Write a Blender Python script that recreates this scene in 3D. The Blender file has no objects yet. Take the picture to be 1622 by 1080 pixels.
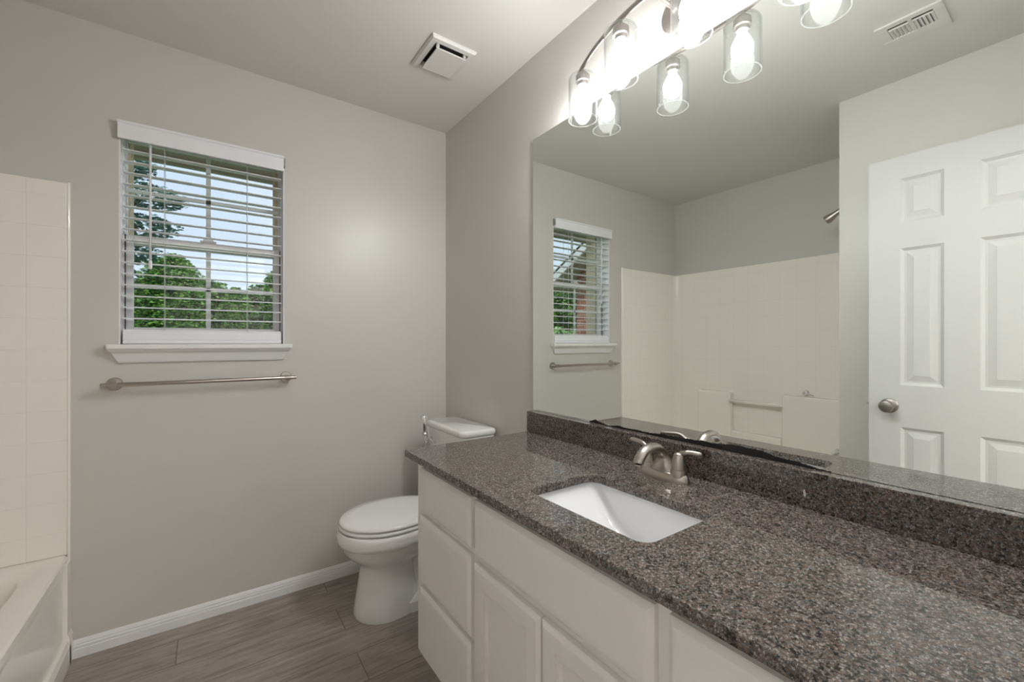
import bpy, bmesh, math, random
from mathutils import Vector, Matrix
random.seed(7)
PI = math.pi
SC = bpy.context.scene
C = SC.collection

# ------------------------------------------------------------------ camera
cam_d = bpy.data.cameras.new('camera'); cam = bpy.data.objects.new('camera', cam_d); C.objects.link(cam)
cam_d.sensor_fit = 'HORIZONTAL'; cam_d.sensor_width = 36.0
cam_d.lens = 36.0 * 675.15 / 1622.0
cam_d.shift_y = (542.15 - 540.0) / 1622.0
cam_d.clip_start = 0.02
cam.location = (0, 0, 1.2)
cam.rotation_euler = (PI / 2, 0, -0.6189)
SC.camera = cam

# ------------------------------------------------------------------ world, sun, lights, exposure
SC.view_settings.view_transform = 'Standard'
SC.view_settings.look = 'None'
SC.view_settings.exposure = 0.34
SC.view_settings.gamma = 1.0
SC.view_settings.use_curve_mapping = False
SC.cycles.use_denoising = True
SC.cycles.max_bounces = 12
SC.cycles.diffuse_bounces = 6
SC.cycles.glossy_bounces = 6
SC.cycles.transparent_max_bounces = 24
SC.cycles.sample_clamp_indirect = 5.0
SC.cycles.caustics_reflective = True     # the big mirror lights the room
SC.cycles.caustics_refractive = False

W_ = bpy.data.worlds.new('world'); SC.world = W_; W_.use_nodes = True
nt = W_.node_tree; nt.nodes.clear()
def wn(t): return nt.nodes.new(t)
wo = wn('ShaderNodeOutputWorld'); bg = wn('ShaderNodeBackground'); tc = wn('ShaderNodeTexCoord'); sx = wn('ShaderNodeSeparateXYZ')
rp = wn('ShaderNodeValToRGB'); nz = wn('ShaderNodeTexNoise'); mixn = wn('ShaderNodeMix'); mixn.data_type = 'RGBA'
rp2 = wn('ShaderNodeValToRGB')
rp.color_ramp.elements[0].position = 0.0; rp.color_ramp.elements[0].color = (0.74, 0.86, 1.0, 1)
rp.color_ramp.elements[1].position = 0.8; rp.color_ramp.elements[1].color = (0.52, 0.71, 0.98, 1)
nz.inputs['Scale'].default_value = 3.0; nz.inputs['Detail'].default_value = 6
rp2.color_ramp.elements[0].position = 0.42; rp2.color_ramp.elements[1].position = 0.72
nt.links.new(tc.outputs['Generated'], sx.inputs[0]); nt.links.new(sx.outputs['Z'], rp.inputs[0])
nt.links.new(tc.outputs['Generated'], nz.inputs['Vector']); nt.links.new(nz.outputs[0], rp2.inputs[0])
nt.links.new(rp2.outputs[0], mixn.inputs['Factor']); nt.links.new(rp.outputs[0], mixn.inputs['A'])
mixn.inputs['B'].default_value = (0.86, 0.91, 0.98, 1)
nt.links.new(mixn.outputs['Result'], bg.inputs['Color']); bg.inputs['Strength'].default_value = 0.86
nt.links.new(bg.outputs[0], wo.inputs[0])

sun_d = bpy.data.lights.new('sun', 'SUN'); sun_d.energy = 2.0; sun_d.angle = math.radians(4); sun_d.color = (1, .96, .88)
sun = bpy.data.objects.new('sun', sun_d); C.objects.link(sun)
sun.rotation_euler = (math.radians(38), math.radians(12), math.radians(20))

HALL_FILL = 170.0            # added fill light: unseen uplighter in the hallway behind the camera
BULB = 225.0            # radiance of the four vanity bulbs

# ------------------------------------------------------------------ dimensions (metres)
WX, DY, H = 1.148, 2.290, 2.44         # mirror wall x, window wall y, ceiling
LX = -1.165                            # wall behind the tub
PX, PY = -0.378, 0.815                 # outside corner of the wall at the foot of the tub
FY = -0.06                             # wall with the doorway
CZ = 0.82                              # counter top

# ------------------------------------------------------------------ materials
def mat(name, col, rough=0.5, metal=0.0, spec=0.5, coat=0.0):
    m = bpy.data.materials.new(name); m.use_nodes = True
    b = m.node_tree.nodes['Principled BSDF']
    b.inputs['Base Color'].default_value = (*col, 1); b.inputs['Roughness'].default_value = rough
    b.inputs['Metallic'].default_value = metal; b.inputs['Specular IOR Level'].default_value = spec
    b.inputs['Coat Weight'].default_value = coat
    return m
def nodes(m): return m.node_tree, m.node_tree.nodes['Principled BSDF']
def coords(t, scale=(1, 1, 1), kind='Object', rot=(0, 0, 0)):
    c = t.nodes.new('ShaderNodeTexCoord'); mp = t.nodes.new('ShaderNodeMapping')
    mp.inputs['Scale'].default_value = scale; mp.inputs['Rotation'].default_value = rot
    t.links.new(c.outputs[kind], mp.inputs[0]); return mp.outputs[0]
def noise(t, vec, scale, detail=4, rough=.5, dist=0.):
    n = t.nodes.new('ShaderNodeTexNoise'); n.inputs['Scale'].default_value = scale; n.inputs['Detail'].default_value = detail
    n.inputs['Roughness'].default_value = rough; n.inputs['Distortion'].default_value = dist
    t.links.new(vec, n.inputs['Vector']); return n.outputs[0]
def ramp(t, fac, stops, interp='LINEAR'):
    r = t.nodes.new('ShaderNodeValToRGB'); r.color_ramp.interpolation = interp
    e = r.color_ramp.elements
    while len(e) < len(stops): e.new(0.5)
    for k, (p, c) in enumerate(stops):
        e[k].position = p; e[k].color = (*c, 1) if len(c) == 3 else c
    t.links.new(fac, r.inputs[0]); return r.outputs[0]
def mix(t, a, b, fac, blend='MIX'):
    n = t.nodes.new('ShaderNodeMix'); n.data_type = 'RGBA'; n.blend_type = blend
    for key, v in (('A', a), ('B', b), ('Factor', fac)):
        if hasattr(v, 'links'): t.links.new(v, n.inputs[key])
        elif key == 'Factor': n.inputs[key].default_value = v
        else: n.inputs[key].default_value = (*v, 1)
    return n.outputs['Result']
def math_n(t, op, a, b=None):
    n = t.nodes.new('ShaderNodeMath'); n.operation = op
    for i, v in enumerate((a, b)):
        if v is None: continue
        if hasattr(v, 'links'): t.links.new(v, n.inputs[i])
        else: n.inputs[i].default_value = v
    return n.outputs[0]
def bump(t, b, h, strength=.2, dist=.002):
    n = t.nodes.new('ShaderNodeBump'); n.inputs['Strength'].default_value = strength; n.inputs['Distance'].default_value = dist
    t.links.new(h, n.inputs['Height']); t.links.new(n.outputs[0], b.inputs['Normal'])

def paint(name, col, rough, tex=0.15):
    m = mat(name, col, rough); t, b = nodes(m); v = coords(t)
    n1 = noise(t, v, 140, 3)
    t.links.new(mix(t, col, tuple(c * .955 for c in col), noise(t, v, 2.2, 2)), b.inputs['Base Color'])
    bump(t, b, n1, tex, .001); return m
M_WALL = paint('wall paint', (.635, .610, .575), .36)
M_CEIL = paint('ceiling paint', (.74, .715, .685), .6, .35)
M_TRIM = paint('white trim paint', (.87, .865, .865), .32, .04)
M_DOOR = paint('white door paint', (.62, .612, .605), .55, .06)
M_CAB = paint('cabinet paint', (.86, .835, .81), .36, .05)
M_BLIND = mat('white blind vinyl', (.87, .87, .90), .4)
M_CORD = mat('blind cord', (.72, .72, .73), .7)
M_VINYL = mat('white window vinyl', (.86, .85, .85), .35)
M_PORC = mat('white porcelain', (.86, .85, .845), .08, 0, .5, .4)
M_SEAT = mat('white seat plastic', (.90, .89, .89), .16)
M_SINK = mat('sink porcelain', (.86, .86, .87), .08, 0, .5, .3)
M_NICKEL = mat('brushed nickel', (.49, .45, .41), .28, 1)
M_NICKD = mat('satin nickel', (.33, .30, .285), .42, 1)
M_CHROME = mat('chrome', (.78, .78, .79), .08, 1)
M_DARK = mat('black shade and parts', (.012, .011, .01), .8)  # black parts and wear, plus shade painted into gaps and vents
M_GREYP = mat('grey plastic bracket', (.30, .30, .31), .5)
M_VENT = mat('white vent enamel', (.70, .68, .655), .45)
M_STEEL = mat('braided hose', (.5, .5, .52), .35, .9)

def glass_thin(name, tint=(1, 1, 1), edge=None, haze=0.0):
    """thin clear glass: Fresnel reflection, straight transmission that darkens at grazing edges, a trace of haze"""
    m = bpy.data.materials.new(name); m.use_nodes = True; t = m.node_tree; t.nodes.clear()
    o = t.nodes.new('ShaderNodeOutputMaterial'); mx = t.nodes.new('ShaderNodeMixShader')
    tr = t.nodes.new('ShaderNodeBsdfTransparent'); gl = t.nodes.new('ShaderNodeBsdfGlossy'); fr = t.nodes.new('ShaderNodeFresnel')
    ge = t.nodes.new('ShaderNodeNewGeometry')
    tr.inputs[0].default_value = (*tint, 1); gl.inputs['Roughness'].default_value = 0.0
    # same reflectance from both faces of the thin pane
    inv = math_n(t, 'MULTIPLY_ADD', ge.outputs['Backfacing'], 1 / 1.5 - 1.5); inv.node.inputs[2].default_value = 1.5
    t.links.new(inv, fr.inputs['IOR'])
    if edge:
        lw = t.nodes.new('ShaderNodeLayerWeight'); lw.inputs[0].default_value = .5
        t.links.new(mix(t, tint, edge, math_n(t, 'POWER', lw.outputs['Facing'], 3.0)), tr.inputs[0])
    t.links.new(fr.outputs[0], mx.inputs[0]); t.links.new(tr.outputs[0], mx.inputs[1]); t.links.new(gl.outputs[0], mx.inputs[2])
    out = mx.outputs[0]
    if haze:
        tl = t.nodes.new('ShaderNodeBsdfTranslucent'); df = t.nodes.new('ShaderNodeBsdfDiffuse'); hm = t.nodes.new('ShaderNodeMixShader'); m2 = t.nodes.new('ShaderNodeMixShader')
        t.links.new(tl.outputs[0], hm.inputs[1]); t.links.new(df.outputs[0], hm.inputs[2]); m2.inputs[0].default_value = haze
        t.links.new(out, m2.inputs[1]); t.links.new(hm.outputs[0], m2.inputs[2]); out = m2.outputs[0]
    t.links.new(out, o.inputs[0]); return m
M_GLASS = glass_thin('clear shade glass', (.975, .98, .98), (.74, .77, .77), .0012)
M_RIM = glass_thin('polished glass rim', (.9, .92, .92), (.7, .72, .72), .09)
M_PANE = glass_thin('window glass', (.97, .985, .98))
def mirror_mat():
    m = bpy.data.materials.new('mirror silver'); m.use_nodes = True; t = m.node_tree; t.nodes.clear()
    o = t.nodes.new('ShaderNodeOutputMaterial'); g = t.nodes.new('ShaderNodeBsdfGlossy')
    g.inputs['Color'].default_value = (.93, .97, .94, 1); g.inputs['Roughness'].default_value = 0.0
    t.links.new(g.outputs[0], o.inputs[0]); return m
M_MIRROR = mirror_mat()
M_MEDGE = mat('mirror glass edge', (.10, .16, .14), .2)
def emit(name, col, s):
    m = bpy.data.materials.new(name); m.use_nodes = True; t = m.node_tree; t.nodes.clear()
    o = t.nodes.new('ShaderNodeOutputMaterial'); e = t.nodes.new('ShaderNodeEmission')
    e.inputs[0].default_value = (*col, 1); e.inputs[1].default_value = s; t.links.new(e.outputs[0], o.inputs[0]); return m
M_BULB = emit('lit bulb dome', (.985, .99, .985), BULB)
M_NECK = emit('dim upper bulb', (.985, .99, .985), BULB * .10)

def granite():
    m = mat('brown grey granite', (.2, .18, .17), .06, 0, .5); t, b = nodes(m); v = coords(t)
    nd = noise(t, v, 230, 4, .6)
    wv = t.nodes.new('ShaderNodeVectorMath'); wv.operation = 'MULTIPLY_ADD'; wv.inputs[1].default_value = (.010, .010, .010)
    t.links.new(nd.node.outputs['Color'], wv.inputs[0]); t.links.new(v, wv.inputs[2])
    def cells(sc):
        vo = t.nodes.new('ShaderNodeTexVoronoi'); vo.inputs['Scale'].default_value = sc; t.links.new(wv.outputs[0], vo.inputs['Vector'])
        sp = t.nodes.new('ShaderNodeSeparateColor'); t.links.new(vo.outputs['Color'], sp.inputs[0]); return sp
    A, Q = cells(285), cells(430)
    big = noise(t, v, 52, 6, .7); fine = noise(t, v, 380, 5, .75)
    # feldspar ground, brown to grey
    f = math_n(t, 'ADD', math_n(t, 'MULTIPLY', fine, .68), math_n(t, 'MULTIPLY', A.outputs[0], .32))
    g = ramp(t, f, [(.22, (.038, .031, .028)), (.42, (.082, .068, .061)), (.58, (.140, .119, .110)), (.78, (.25, .224, .212))])
    tint = ramp(t, A.outputs[1], [(0, (.84, 1.0, 1.10)), (.4, (1, 1, 1)), (.8, (1.09, .97, .88)), (1, (1.25, .90, .74))])
    g = mix(t, g, tint, 1.0, 'MULTIPLY')
    # light quartz flecks
    q = ramp(t, Q.outputs[0], [(.86, (0, 0, 0)), (.90, (1, 1, 1))]); g = mix(t, g, (.40, .375, .36), math_n(t, 'MULTIPLY', q, .75))
    # clustered black mica
    k = math_n(t, 'ADD', math_n(t, 'MULTIPLY', A.outputs[2], .46), math_n(t, 'MULTIPLY', big, .72))
    k = ramp(t, k, [(.415, (1, 1, 1)), (.475, (0, 0, 0))]); g = mix(t, g, (.012, .011, .011), math_n(t, 'MULTIPLY', k, .93))
    t.links.new(g, b.inputs['Base Color'])
    return m
M_GRAN = granite()
M_GRANW = mat('granite chip', (.66, .63, .60), .5)

def floor_mat():
    m = mat('wood look tile', (.2, .18, .16), .38); t, b = nodes(m); v = coords(t)
    br = t.nodes.new('ShaderNodeTexBrick'); br.offset = .37; br.offset_frequency = 2
    for k, val in (('Scale', 1.0), ('Mortar Size', .0022), ('Mortar Smooth', .1), ('Bias', 0), ('Brick Width', .90), ('Row Height', .163)):
        br.inputs[k].default_value = val
    br.inputs['Color1'].default_value = (0, 0, 0, 1); br.inputs['Color2'].default_value = (1, 1, 1, 1); br.inputs['Mortar'].default_value = (.5, .5, .5, 1)
    mp = br.inputs['Vector']; vv = coords(t); vv.node.inputs['Location'].default_value = (.10, .10, 0); t.links.new(vv, mp)
    # each plank shifts the grain
    ofs = t.nodes.new('ShaderNodeVectorMath'); ofs.operation = 'MULTIPLY_ADD'; ofs.inputs[1].default_value = (3.1, 7.7, 0)
    t.links.new(br.outputs['Color'], ofs.inputs[0]); t.links.new(v, ofs.inputs[2])
    st = t.nodes.new('ShaderNodeMapping'); st.inputs['Scale'].default_value = (1.6, 15, 1); t.links.new(ofs.outputs[0], st.inputs[0])
    g1 = noise(t, st.outputs[0], 3.4, 6, .62, .5)
    st2 = t.nodes.new('ShaderNodeMapping'); st2.inputs['Scale'].default_value = (3, 60, 1); t.links.new(ofs.outputs[0], st2.inputs[0])
    g2 = noise(t, st2.outputs[0], 3.0, 4, .6)
    cl = noise(t, ofs.outputs[0], 5, 3)
    f = math_n(t, 'ADD', math_n(t, 'ADD', math_n(t, 'MULTIPLY', g1, .55), math_n(t, 'MULTIPLY', g2, .25)), math_n(t, 'MULTIPLY', cl, .2))
    col = ramp(t, f, [(.30, (.15, .123, .108)), (.44, (.265, .228, .205)), (.57, (.37, .325, .297)), (.73, (.50, .45, .42))])
    col = mix(t, col, (.17, .15, .135), br.outputs['Fac'])
    t.links.new(col, b.inputs['Base Color'])
    bump(t, b, math_n(t, 'SUBTRACT', math_n(t, 'MULTIPLY', f, .25), br.outputs['Fac']), .25, .002); return m
M_FLOOR = floor_mat()

def tile_mat(name, axis):
    base = (.93, .885, .82)
    m = mat(name, base, .09, 0, .5); t, b = nodes(m)
    c = t.nodes.new('ShaderNodeTexCoord'); s = t.nodes.new('ShaderNodeSeparateXYZ'); k = t.nodes.new('ShaderNodeCombineXYZ')
    t.links.new(c.outputs['Object'], s.inputs[0])
    t.links.new(s.outputs[axis], k.inputs[0]); t.links.new(s.outputs['Z'], k.inputs[1])
    br = t.nodes.new('ShaderNodeTexBrick'); br.offset = 0
    for q, val in (('Scale', 1.0), ('Mortar Size', .0030), ('Mortar Smooth', 1.0), ('Brick Width', .114), ('Row Height', .114)):
        br.inputs[q].default_value = val
    mp = t.nodes.new('ShaderNodeMapping'); mp.inputs['Location'].default_value = (.538 if axis == 'X' else -.048, -.032, 0)
    t.links.new(k.outputs[0], mp.inputs[0]); t.links.new(mp.outputs[0], br.inputs['Vector'])
    t.links.new(mix(t, base, tuple(x * .955 for x in base), br.outputs['Fac']), b.inputs['Base Color'])
    bump(t, b, math_n(t, 'MULTIPLY', br.outputs['Fac'], -1.0), .26, .002); return m
M_TILEX = tile_mat('moulded tile panel end', 'X'); M_TILEY = tile_mat('moulded tile panel side', 'Y')
M_TUB = mat('almond tub acrylic', (.92, .875, .81), .09)

def brick_mat(name, c1, c2, mort, axis='X'):
    m = mat(name, c1, .85); t, b = nodes(m)
    c = t.nodes.new('ShaderNodeTexCoord'); s = t.nodes.new('ShaderNodeSeparateXYZ'); k = t.nodes.new('ShaderNodeCombineXYZ')
    t.links.new(c.outputs['Object'], s.inputs[0])
    t.links.new(math_n(t, 'ADD', s.outputs['X'], s.outputs['Y']), k.inputs[0]); t.links.new(s.outputs['Z'], k.inputs[1])
    br = t.nodes.new('ShaderNodeTexBrick')
    for q, val in (('Scale', 1.0), ('Mortar Size', .006), ('Mortar Smooth', .1), ('Brick Width', .205), ('Row Height', .072)):
        br.inputs[q].default_value = val
    br.inputs['Color1'].default_value = (*c1, 1); br.inputs['Color2'].default_value = (*c2, 1); br.inputs['Mortar'].default_value = (*mort, 1)
    t.links.new(k.outputs[0], br.inputs['Vector']); t.links.new(br.outputs['Color'], b.inputs['Base Color'])
    bump(t, b, math_n(t, 'MULTIPLY', br.outputs['Fac'], -1.0), .5, .006); return m
M_BRICKT = brick_mat('tan brick', (.78, .62, .45), (.84, .68, .51), (.70, .62, .53))
M_BRICKR = brick_mat('red brick', (.30, .10, .07), (.40, .16, .11), (.45, .38, .34))
M_SOFFIT = paint('tan soffit paint', (.56, .50, .45), .7)
M_FASCIA = paint('white fascia paint', (.82, .82, .82), .5)
M_ROOF = paint('grey roof shingle', (.14, .135, .13), .9, .8)
def leaf_mat(name, stops):
    m = mat(name, stops[0], .55); t, b = nodes(m)
    oi = t.nodes.new('ShaderNodeNewGeometry')
    t.links.new(ramp(t, oi.outputs['Random Per Island'], [(i / (len(stops) - 1), c) for i, c in enumerate(stops)]), b.inputs['Base Color'])
    b.inputs['Subsurface Weight'].default_value = 0
    b.inputs['Transmission Weight'].default_value = 0
    return m
M_LEAF = leaf_mat('green leaves', [(.045, .16, .022), (.11, .30, .04), (.20, .42, .06), (.34, .52, .09)])
M_LEAF2 = leaf_mat('dark bluish leaves', [(.03, .10, .08), (.06, .16, .12), (.10, .24, .18), (.17, .34, .27)])
M_LEAF3 = leaf_mat('bright shrub leaves', [(.14, .34, .08), (.26, .5, .14), (.42, .64, .25), (.55, .74, .36)])
M_BARK = paint('bark', (.10, .075, .055), .9, .6)
def ground_mat():
    m = mat('lawn', (.10, .20, .05), .9); t, b = nodes(m); v = coords(t)
    t.links.new(ramp(t, noise(t, v, 5, 6), [(.3, (.06, .13, .03)), (.7, (.16, .28, .07))]), b.inputs['Base Color']); return m
M_GROUND = ground_mat()

# ------------------------------------------------------------------ mesh helpers
def B(): return bmesh.new()
def add(bm, vs, fs, mi=0):
    v = [bm.verts.new(p) for p in vs]; out = []
    for f in fs:
        try:
            q = bm.faces.new([v[i] for i in f]); q.material_index = mi; out.append(q)
        except ValueError: pass
    return v, out
def box(bm, x0, x1, y0, y1, z0, z1, mi=0):
    vs = [(x, y, z) for z in (z0, z1) for y in (y0, y1) for x in (x0, x1)]
    return add(bm, vs, [(0, 2, 3, 1), (4, 5, 7, 6), (0, 1, 5, 4), (2, 6, 7, 3), (0, 4, 6, 2), (1, 3, 7, 5)], mi)
def rings(bm, rs, cap0=True, cap1=True, closed=True, mi=0):
    """loft between loops of equally many points"""
    L = [[bm.verts.new(p) for p in r] for r in rs]; n = len(L[0])
    for a, b in zip(L, L[1:]):
        for i in range(n if closed else n - 1):
            j = (i + 1) % n
            f = bm.faces.new((a[i], a[j], b[j], b[i])); f.material_index = mi; f.smooth = True
    if cap0: f = bm.faces.new(L[0][::-1]); f.material_index = mi
    if cap1: f = bm.faces.new(L[-1]); f.material_index = mi
    return L
def lathe(bm, prof, org=(0, 0, 0), axis='Z', n=28, cap0=True, cap1=True, mi=0, sign=1):
    o = Vector(org); rs = []
    for r, h in prof:
        ring = []
        for k in range(n):
            a = 2 * PI * k / n; c, s = r * math.cos(a), r * math.sin(a)
            if axis == 'Z': p = (c, s, h)
            elif axis == 'X': p = (sign * h, c, s)
            else: p = (s, sign * h, c)
            ring.append(o + Vector(p))
        rs.append(ring)
    return rings(bm, rs, cap0, cap1, True, mi)
def tube(bm, pts, rad, n=14, caps=True, up=None, flat=1.0, mi=0):
    """sweep: rad a number, a list, or a list of (across, along-normal) pairs"""
    P = [Vector(p) for p in pts]; m = len(P)
    if not isinstance(rad, (list, tuple)): rad = [rad] * m
    T = [(P[min(i + 1, m - 1)] - P[max(i - 1, 0)]).normalized() for i in range(m)]
    ref = Vector(up) if up else (Vector((0, 0, 1)) if abs(T[0].z) < .9 else Vector((1, 0, 0)))
    rs = []; nrm = (ref - T[0] * ref.dot(T[0])).normalized()
    for i in range(m):
        nrm = (nrm - T[i] * nrm.dot(T[i])).normalized(); bi = T[i].cross(nrm)
        ra, rb = rad[i] if isinstance(rad[i], (list, tuple)) else (rad[i], rad[i] * flat)
        rs.append([P[i] + bi * (ra * math.cos(2 * PI * k / n)) + nrm * (rb * math.sin(2 * PI * k / n)) for k in range(n)])
    return rings(bm, rs, caps, caps, True, mi)
def bez(pts, n=24):
    """Catmull-Rom through points"""
    P = [Vector(p) for p in pts]; P = [P[0] * 2 - P[1]] + P + [P[-1] * 2 - P[-2]]; out = []
    segs = len(P) - 3
    for s in range(segs):
        a, b, c, d = P[s:s + 4]; k = max(2, n // segs)
        for i in range(k):
            t = i / k
            out.append(.5 * ((2 * b) + (c - a) * t + (2 * a - 5 * b + 4 * c - d) * t * t + (3 * b - a - 3 * c + d) * t ** 3))
    out.append(P[-2]); return out
def rrect(x0, x1, y0, y1, r, z, n=6):
    pts = []
    for cx, cy, a0 in ((x1 - r, y1 - r, 0), (x0 + r, y1 - r, PI / 2), (x0 + r, y0 + r, PI), (x1 - r, y0 + r, 3 * PI / 2)):
        for k in range(n + 1):
            a = a0 + PI / 2 * k / n; pts.append((cx + r * math.cos(a), cy + r * math.sin(a), z))
    return pts
def prism(bm, poly, axis, a, b, mi=0):
    """poly of 2-D points extruded along axis from a to b"""
    def p3(p, t): return {'X': (t, p[0], p[1]), 'Y': (p[0], t, p[1]), 'Z': (p[0], p[1], t)}[axis]
    n = len(poly); vs = [p3(p, a) for p in poly] + [p3(p, b) for p in poly]
    fs = [tuple(range(n)), tuple(range(2 * n - 1, n - 1, -1))] + [(i, i + n, (i + 1) % n + n, (i + 1) % n) for i in range(n)]
    return add(bm, vs, fs, mi)
def obj(name, bm, mats, parent=None, bevel=0, seg=2, smooth=False, sub=0):
    bmesh.ops.recalc_face_normals(bm, faces=bm.faces)
    me = bpy.data.meshes.new(name); bm.to_mesh(me); bm.free()
    if smooth:
        for p in me.polygons: p.use_smooth = True
    for m in (mats if isinstance(mats, (list, tuple)) else [mats]): me.materials.append(m)
    o = bpy.data.objects.new(name, me); C.objects.link(o)
    if parent:
        o.parent = parent; o.matrix_parent_inverse = Matrix.Translation(-world_loc(parent))
    if bevel:
        d = o.modifiers.new('bevel', 'BEVEL'); d.width = bevel; d.segments = seg; d.limit_method = 'ANGLE'; d.angle_limit = math.radians(35)
        d.harden_normals = False
    if sub:
        d = o.modifiers.new('sub', 'SUBSURF'); d.levels = sub; d.render_levels = sub
    return o
def world_loc(o):
    v = Vector(o.location); p = o.parent
    return v if p is None else v      # things sit at top level; parts keep a zero origin
def sharp(o, ang=40):
    """smooth shading with sharp edges above an angle"""
    me = o.data
    for p in me.polygons: p.use_smooth = True
    b = bmesh.new(); b.from_mesh(me)
    for e in b.edges:
        if len(e.link_faces) == 2 and e.calc_face_angle(0) > math.radians(ang): e.smooth = False
    b.to_mesh(me); b.free(); return o
def tag(o, label, cat, group=None, kind=None):
    if label: o['label'] = label
    if cat: o['category'] = cat
    if group: o['group'] = group
    if kind: o['kind'] = kind
    return o
def thing(name, loc, label, cat, group=None, kind=None):
    o = bpy.data.objects.new(name, None); o.location = loc; o.empty_display_size = .05; C.objects.link(o)
    return tag(o, label, cat, group, kind)
def struct(o, label=None, cat=None):
    o['kind'] = 'structure'
    return tag(o, label, cat)

# ================================================================== THE SETTING
b = B(); box(b, -2.2, 2.4, -3.0, DY + .12, -.06, 0); struct(obj('floor', b, M_FLOOR), 'grey brown wood-look tile floor in long planks', 'floor')
b = B(); box(b, -2.2, 2.4, -3.0, DY + .12, H, H + .06); struct(obj('ceiling', b, M_CEIL), 'plain painted greige ceiling', 'ceiling')

OX0, OX1, OZ0, OZ1 = -.291, .296, 1.172, 2.085        # drywall opening of the window
b = B()
box(b, LX - .12, OX0, DY, DY + .12, 0, H); box(b, OX1, WX + .12, DY, DY + .12, 0, H)
box(b, OX0, OX1, DY, DY + .12, 0, OZ0); box(b, OX0, OX1, DY, DY + .12, OZ1, H)
struct(obj('wall_back', b, M_WALL), 'greige wall with the window in it', 'wall')
b = B(); box(b, WX, WX + .12, -.18, DY, 0, H); struct(obj('wall_right', b, M_WALL), 'greige wall that carries the mirror', 'wall')
b = B(); box(b, LX - .12, LX, PY, DY, 0, H); struct(obj('wall_left', b, M_WALL), 'greige wall behind the long side of the tub', 'wall')
b = B(); box(b, LX - .12, PX, FY - .12, PY, 0, H); struct(obj('wall_partition', b, M_WALL), 'greige wall at the foot of the tub behind the open door', 'wall')
DO0, DO1, DOZ = -.29, .475, 2.05                       # doorway
b = B(); box(b, PX, DO0, FY - .12, FY, 0, H); box(b, DO1, WX, FY - .12, FY, 0, H); box(b, DO0, DO1, FY - .12, FY, DOZ, H)
struct(obj('wall_front', b, M_WALL), 'greige wall with the doorway', 'wall')
b = B()
box(b, -2.2, -2.1, -3.0, FY - .12, 0, H); box(b, 2.3, 2.4, -3.0, FY - .12, 0, H); box(b, -2.1, 2.3, -3.0, -2.9, 0, H)
struct(obj('wall_hallway', b, paint('white hallway paint', (.82, .81, .79), .6)), 'unseen white hallway walls added beyond the doorway to bounce the fill light', 'wall')  # hallway added out of view, its white walls spread the fill light
# door lining and casing
b = B()
box(b, DO0 - .0, DO0 + .018, FY - .12, FY, 0, DOZ); box(b, DO1 - .018, DO1, FY - .12, FY, 0, DOZ); box(b, DO0, DO1, FY - .12, FY, DOZ - .018, DOZ)
box(b, DO0 - .055, DO0 + .005, FY, FY + .014, 0, DOZ + .055); box(b, DO1 - .005, DO1 + .055, FY, FY + .014, 0, DOZ + .055)
box(b, DO0 - .055, DO1 + .055, FY, FY + .014, DOZ - .005, DOZ + .055)
struct(obj('trim_2', b, M_TRIM, bevel=.003), 'white casing round the doorway', 'door trim')

def base_profile(s=1):
    # depth, height of a moulded baseboard
    return [(0, 0), (.012, 0), (.012, .032), (.0075, .0345), (.0075, .037), (.0115, .0395), (.0105, .046), (.0075, .048), (.0090, .052), (.006, .060), (.003, .0655), (0, .0655)]
b = B(); prism(b, [(DY - d, z) for d, z in base_profile()], 'X', -.421, WX); struct(obj('baseboard_back', b, M_TRIM), 'white ridged baseboard under the window wall', 'baseboard')
b = B(); prism(b, [(WX - d, z) for d, z in base_profile()], 'Y', 1.43, DY - .012); struct(obj('baseboard_right', b, M_TRIM), 'white ridged baseboard behind the toilet', 'baseboard')
b = B(); prism(b, [(PX + d, z) for d, z in base_profile()], 'Y', FY + .02, PY); struct(obj('baseboard_left', b, M_TRIM), 'white ridged baseboard behind the open door', 'baseboard')

# window stool and apron
t = thing('trim_1', (0, DY, 1.172), 'white wooden window stool with a tapered moulded apron', 'window sill', kind='structure')
b = B(); box(b, OX0, OX1, DY - .01, DY + .075, 1.172, 1.193)
prism(b, [(-.325, DY), (-.325, DY - .045), (-.320, DY - .052), (.320, DY - .052), (.325, DY - .045), (.325, DY)], 'Z', 1.172, 1.193)
obj('stool', b, M_TRIM, t, bevel=.005, seg=3)
b = B(); prof = [(.0, 1.118), (.008, 1.118), (.012, 1.128), (.013, 1.140), (.024, 1.150), (.028, 1.158), (.040, 1.166), (.042, 1.172), (0, 1.172)]
zs = [1.118, 1.123, 1.152, 1.156, 1.166, 1.172]; ds = [.009, .013, .025, .027, .040, .042]; xo = [.290, .292, .307, .308, .317, .319]
L = []
for z, d_, x in zip(zs, ds, xo): L.append([(-x, DY, z), (-x, DY - d_, z), (x, DY - d_, z), (x, DY, z)])
rings(b, L); o = obj('apron', b, M_TRIM, t)
for p in o.data.polygons: p.use_smooth = False

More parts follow.
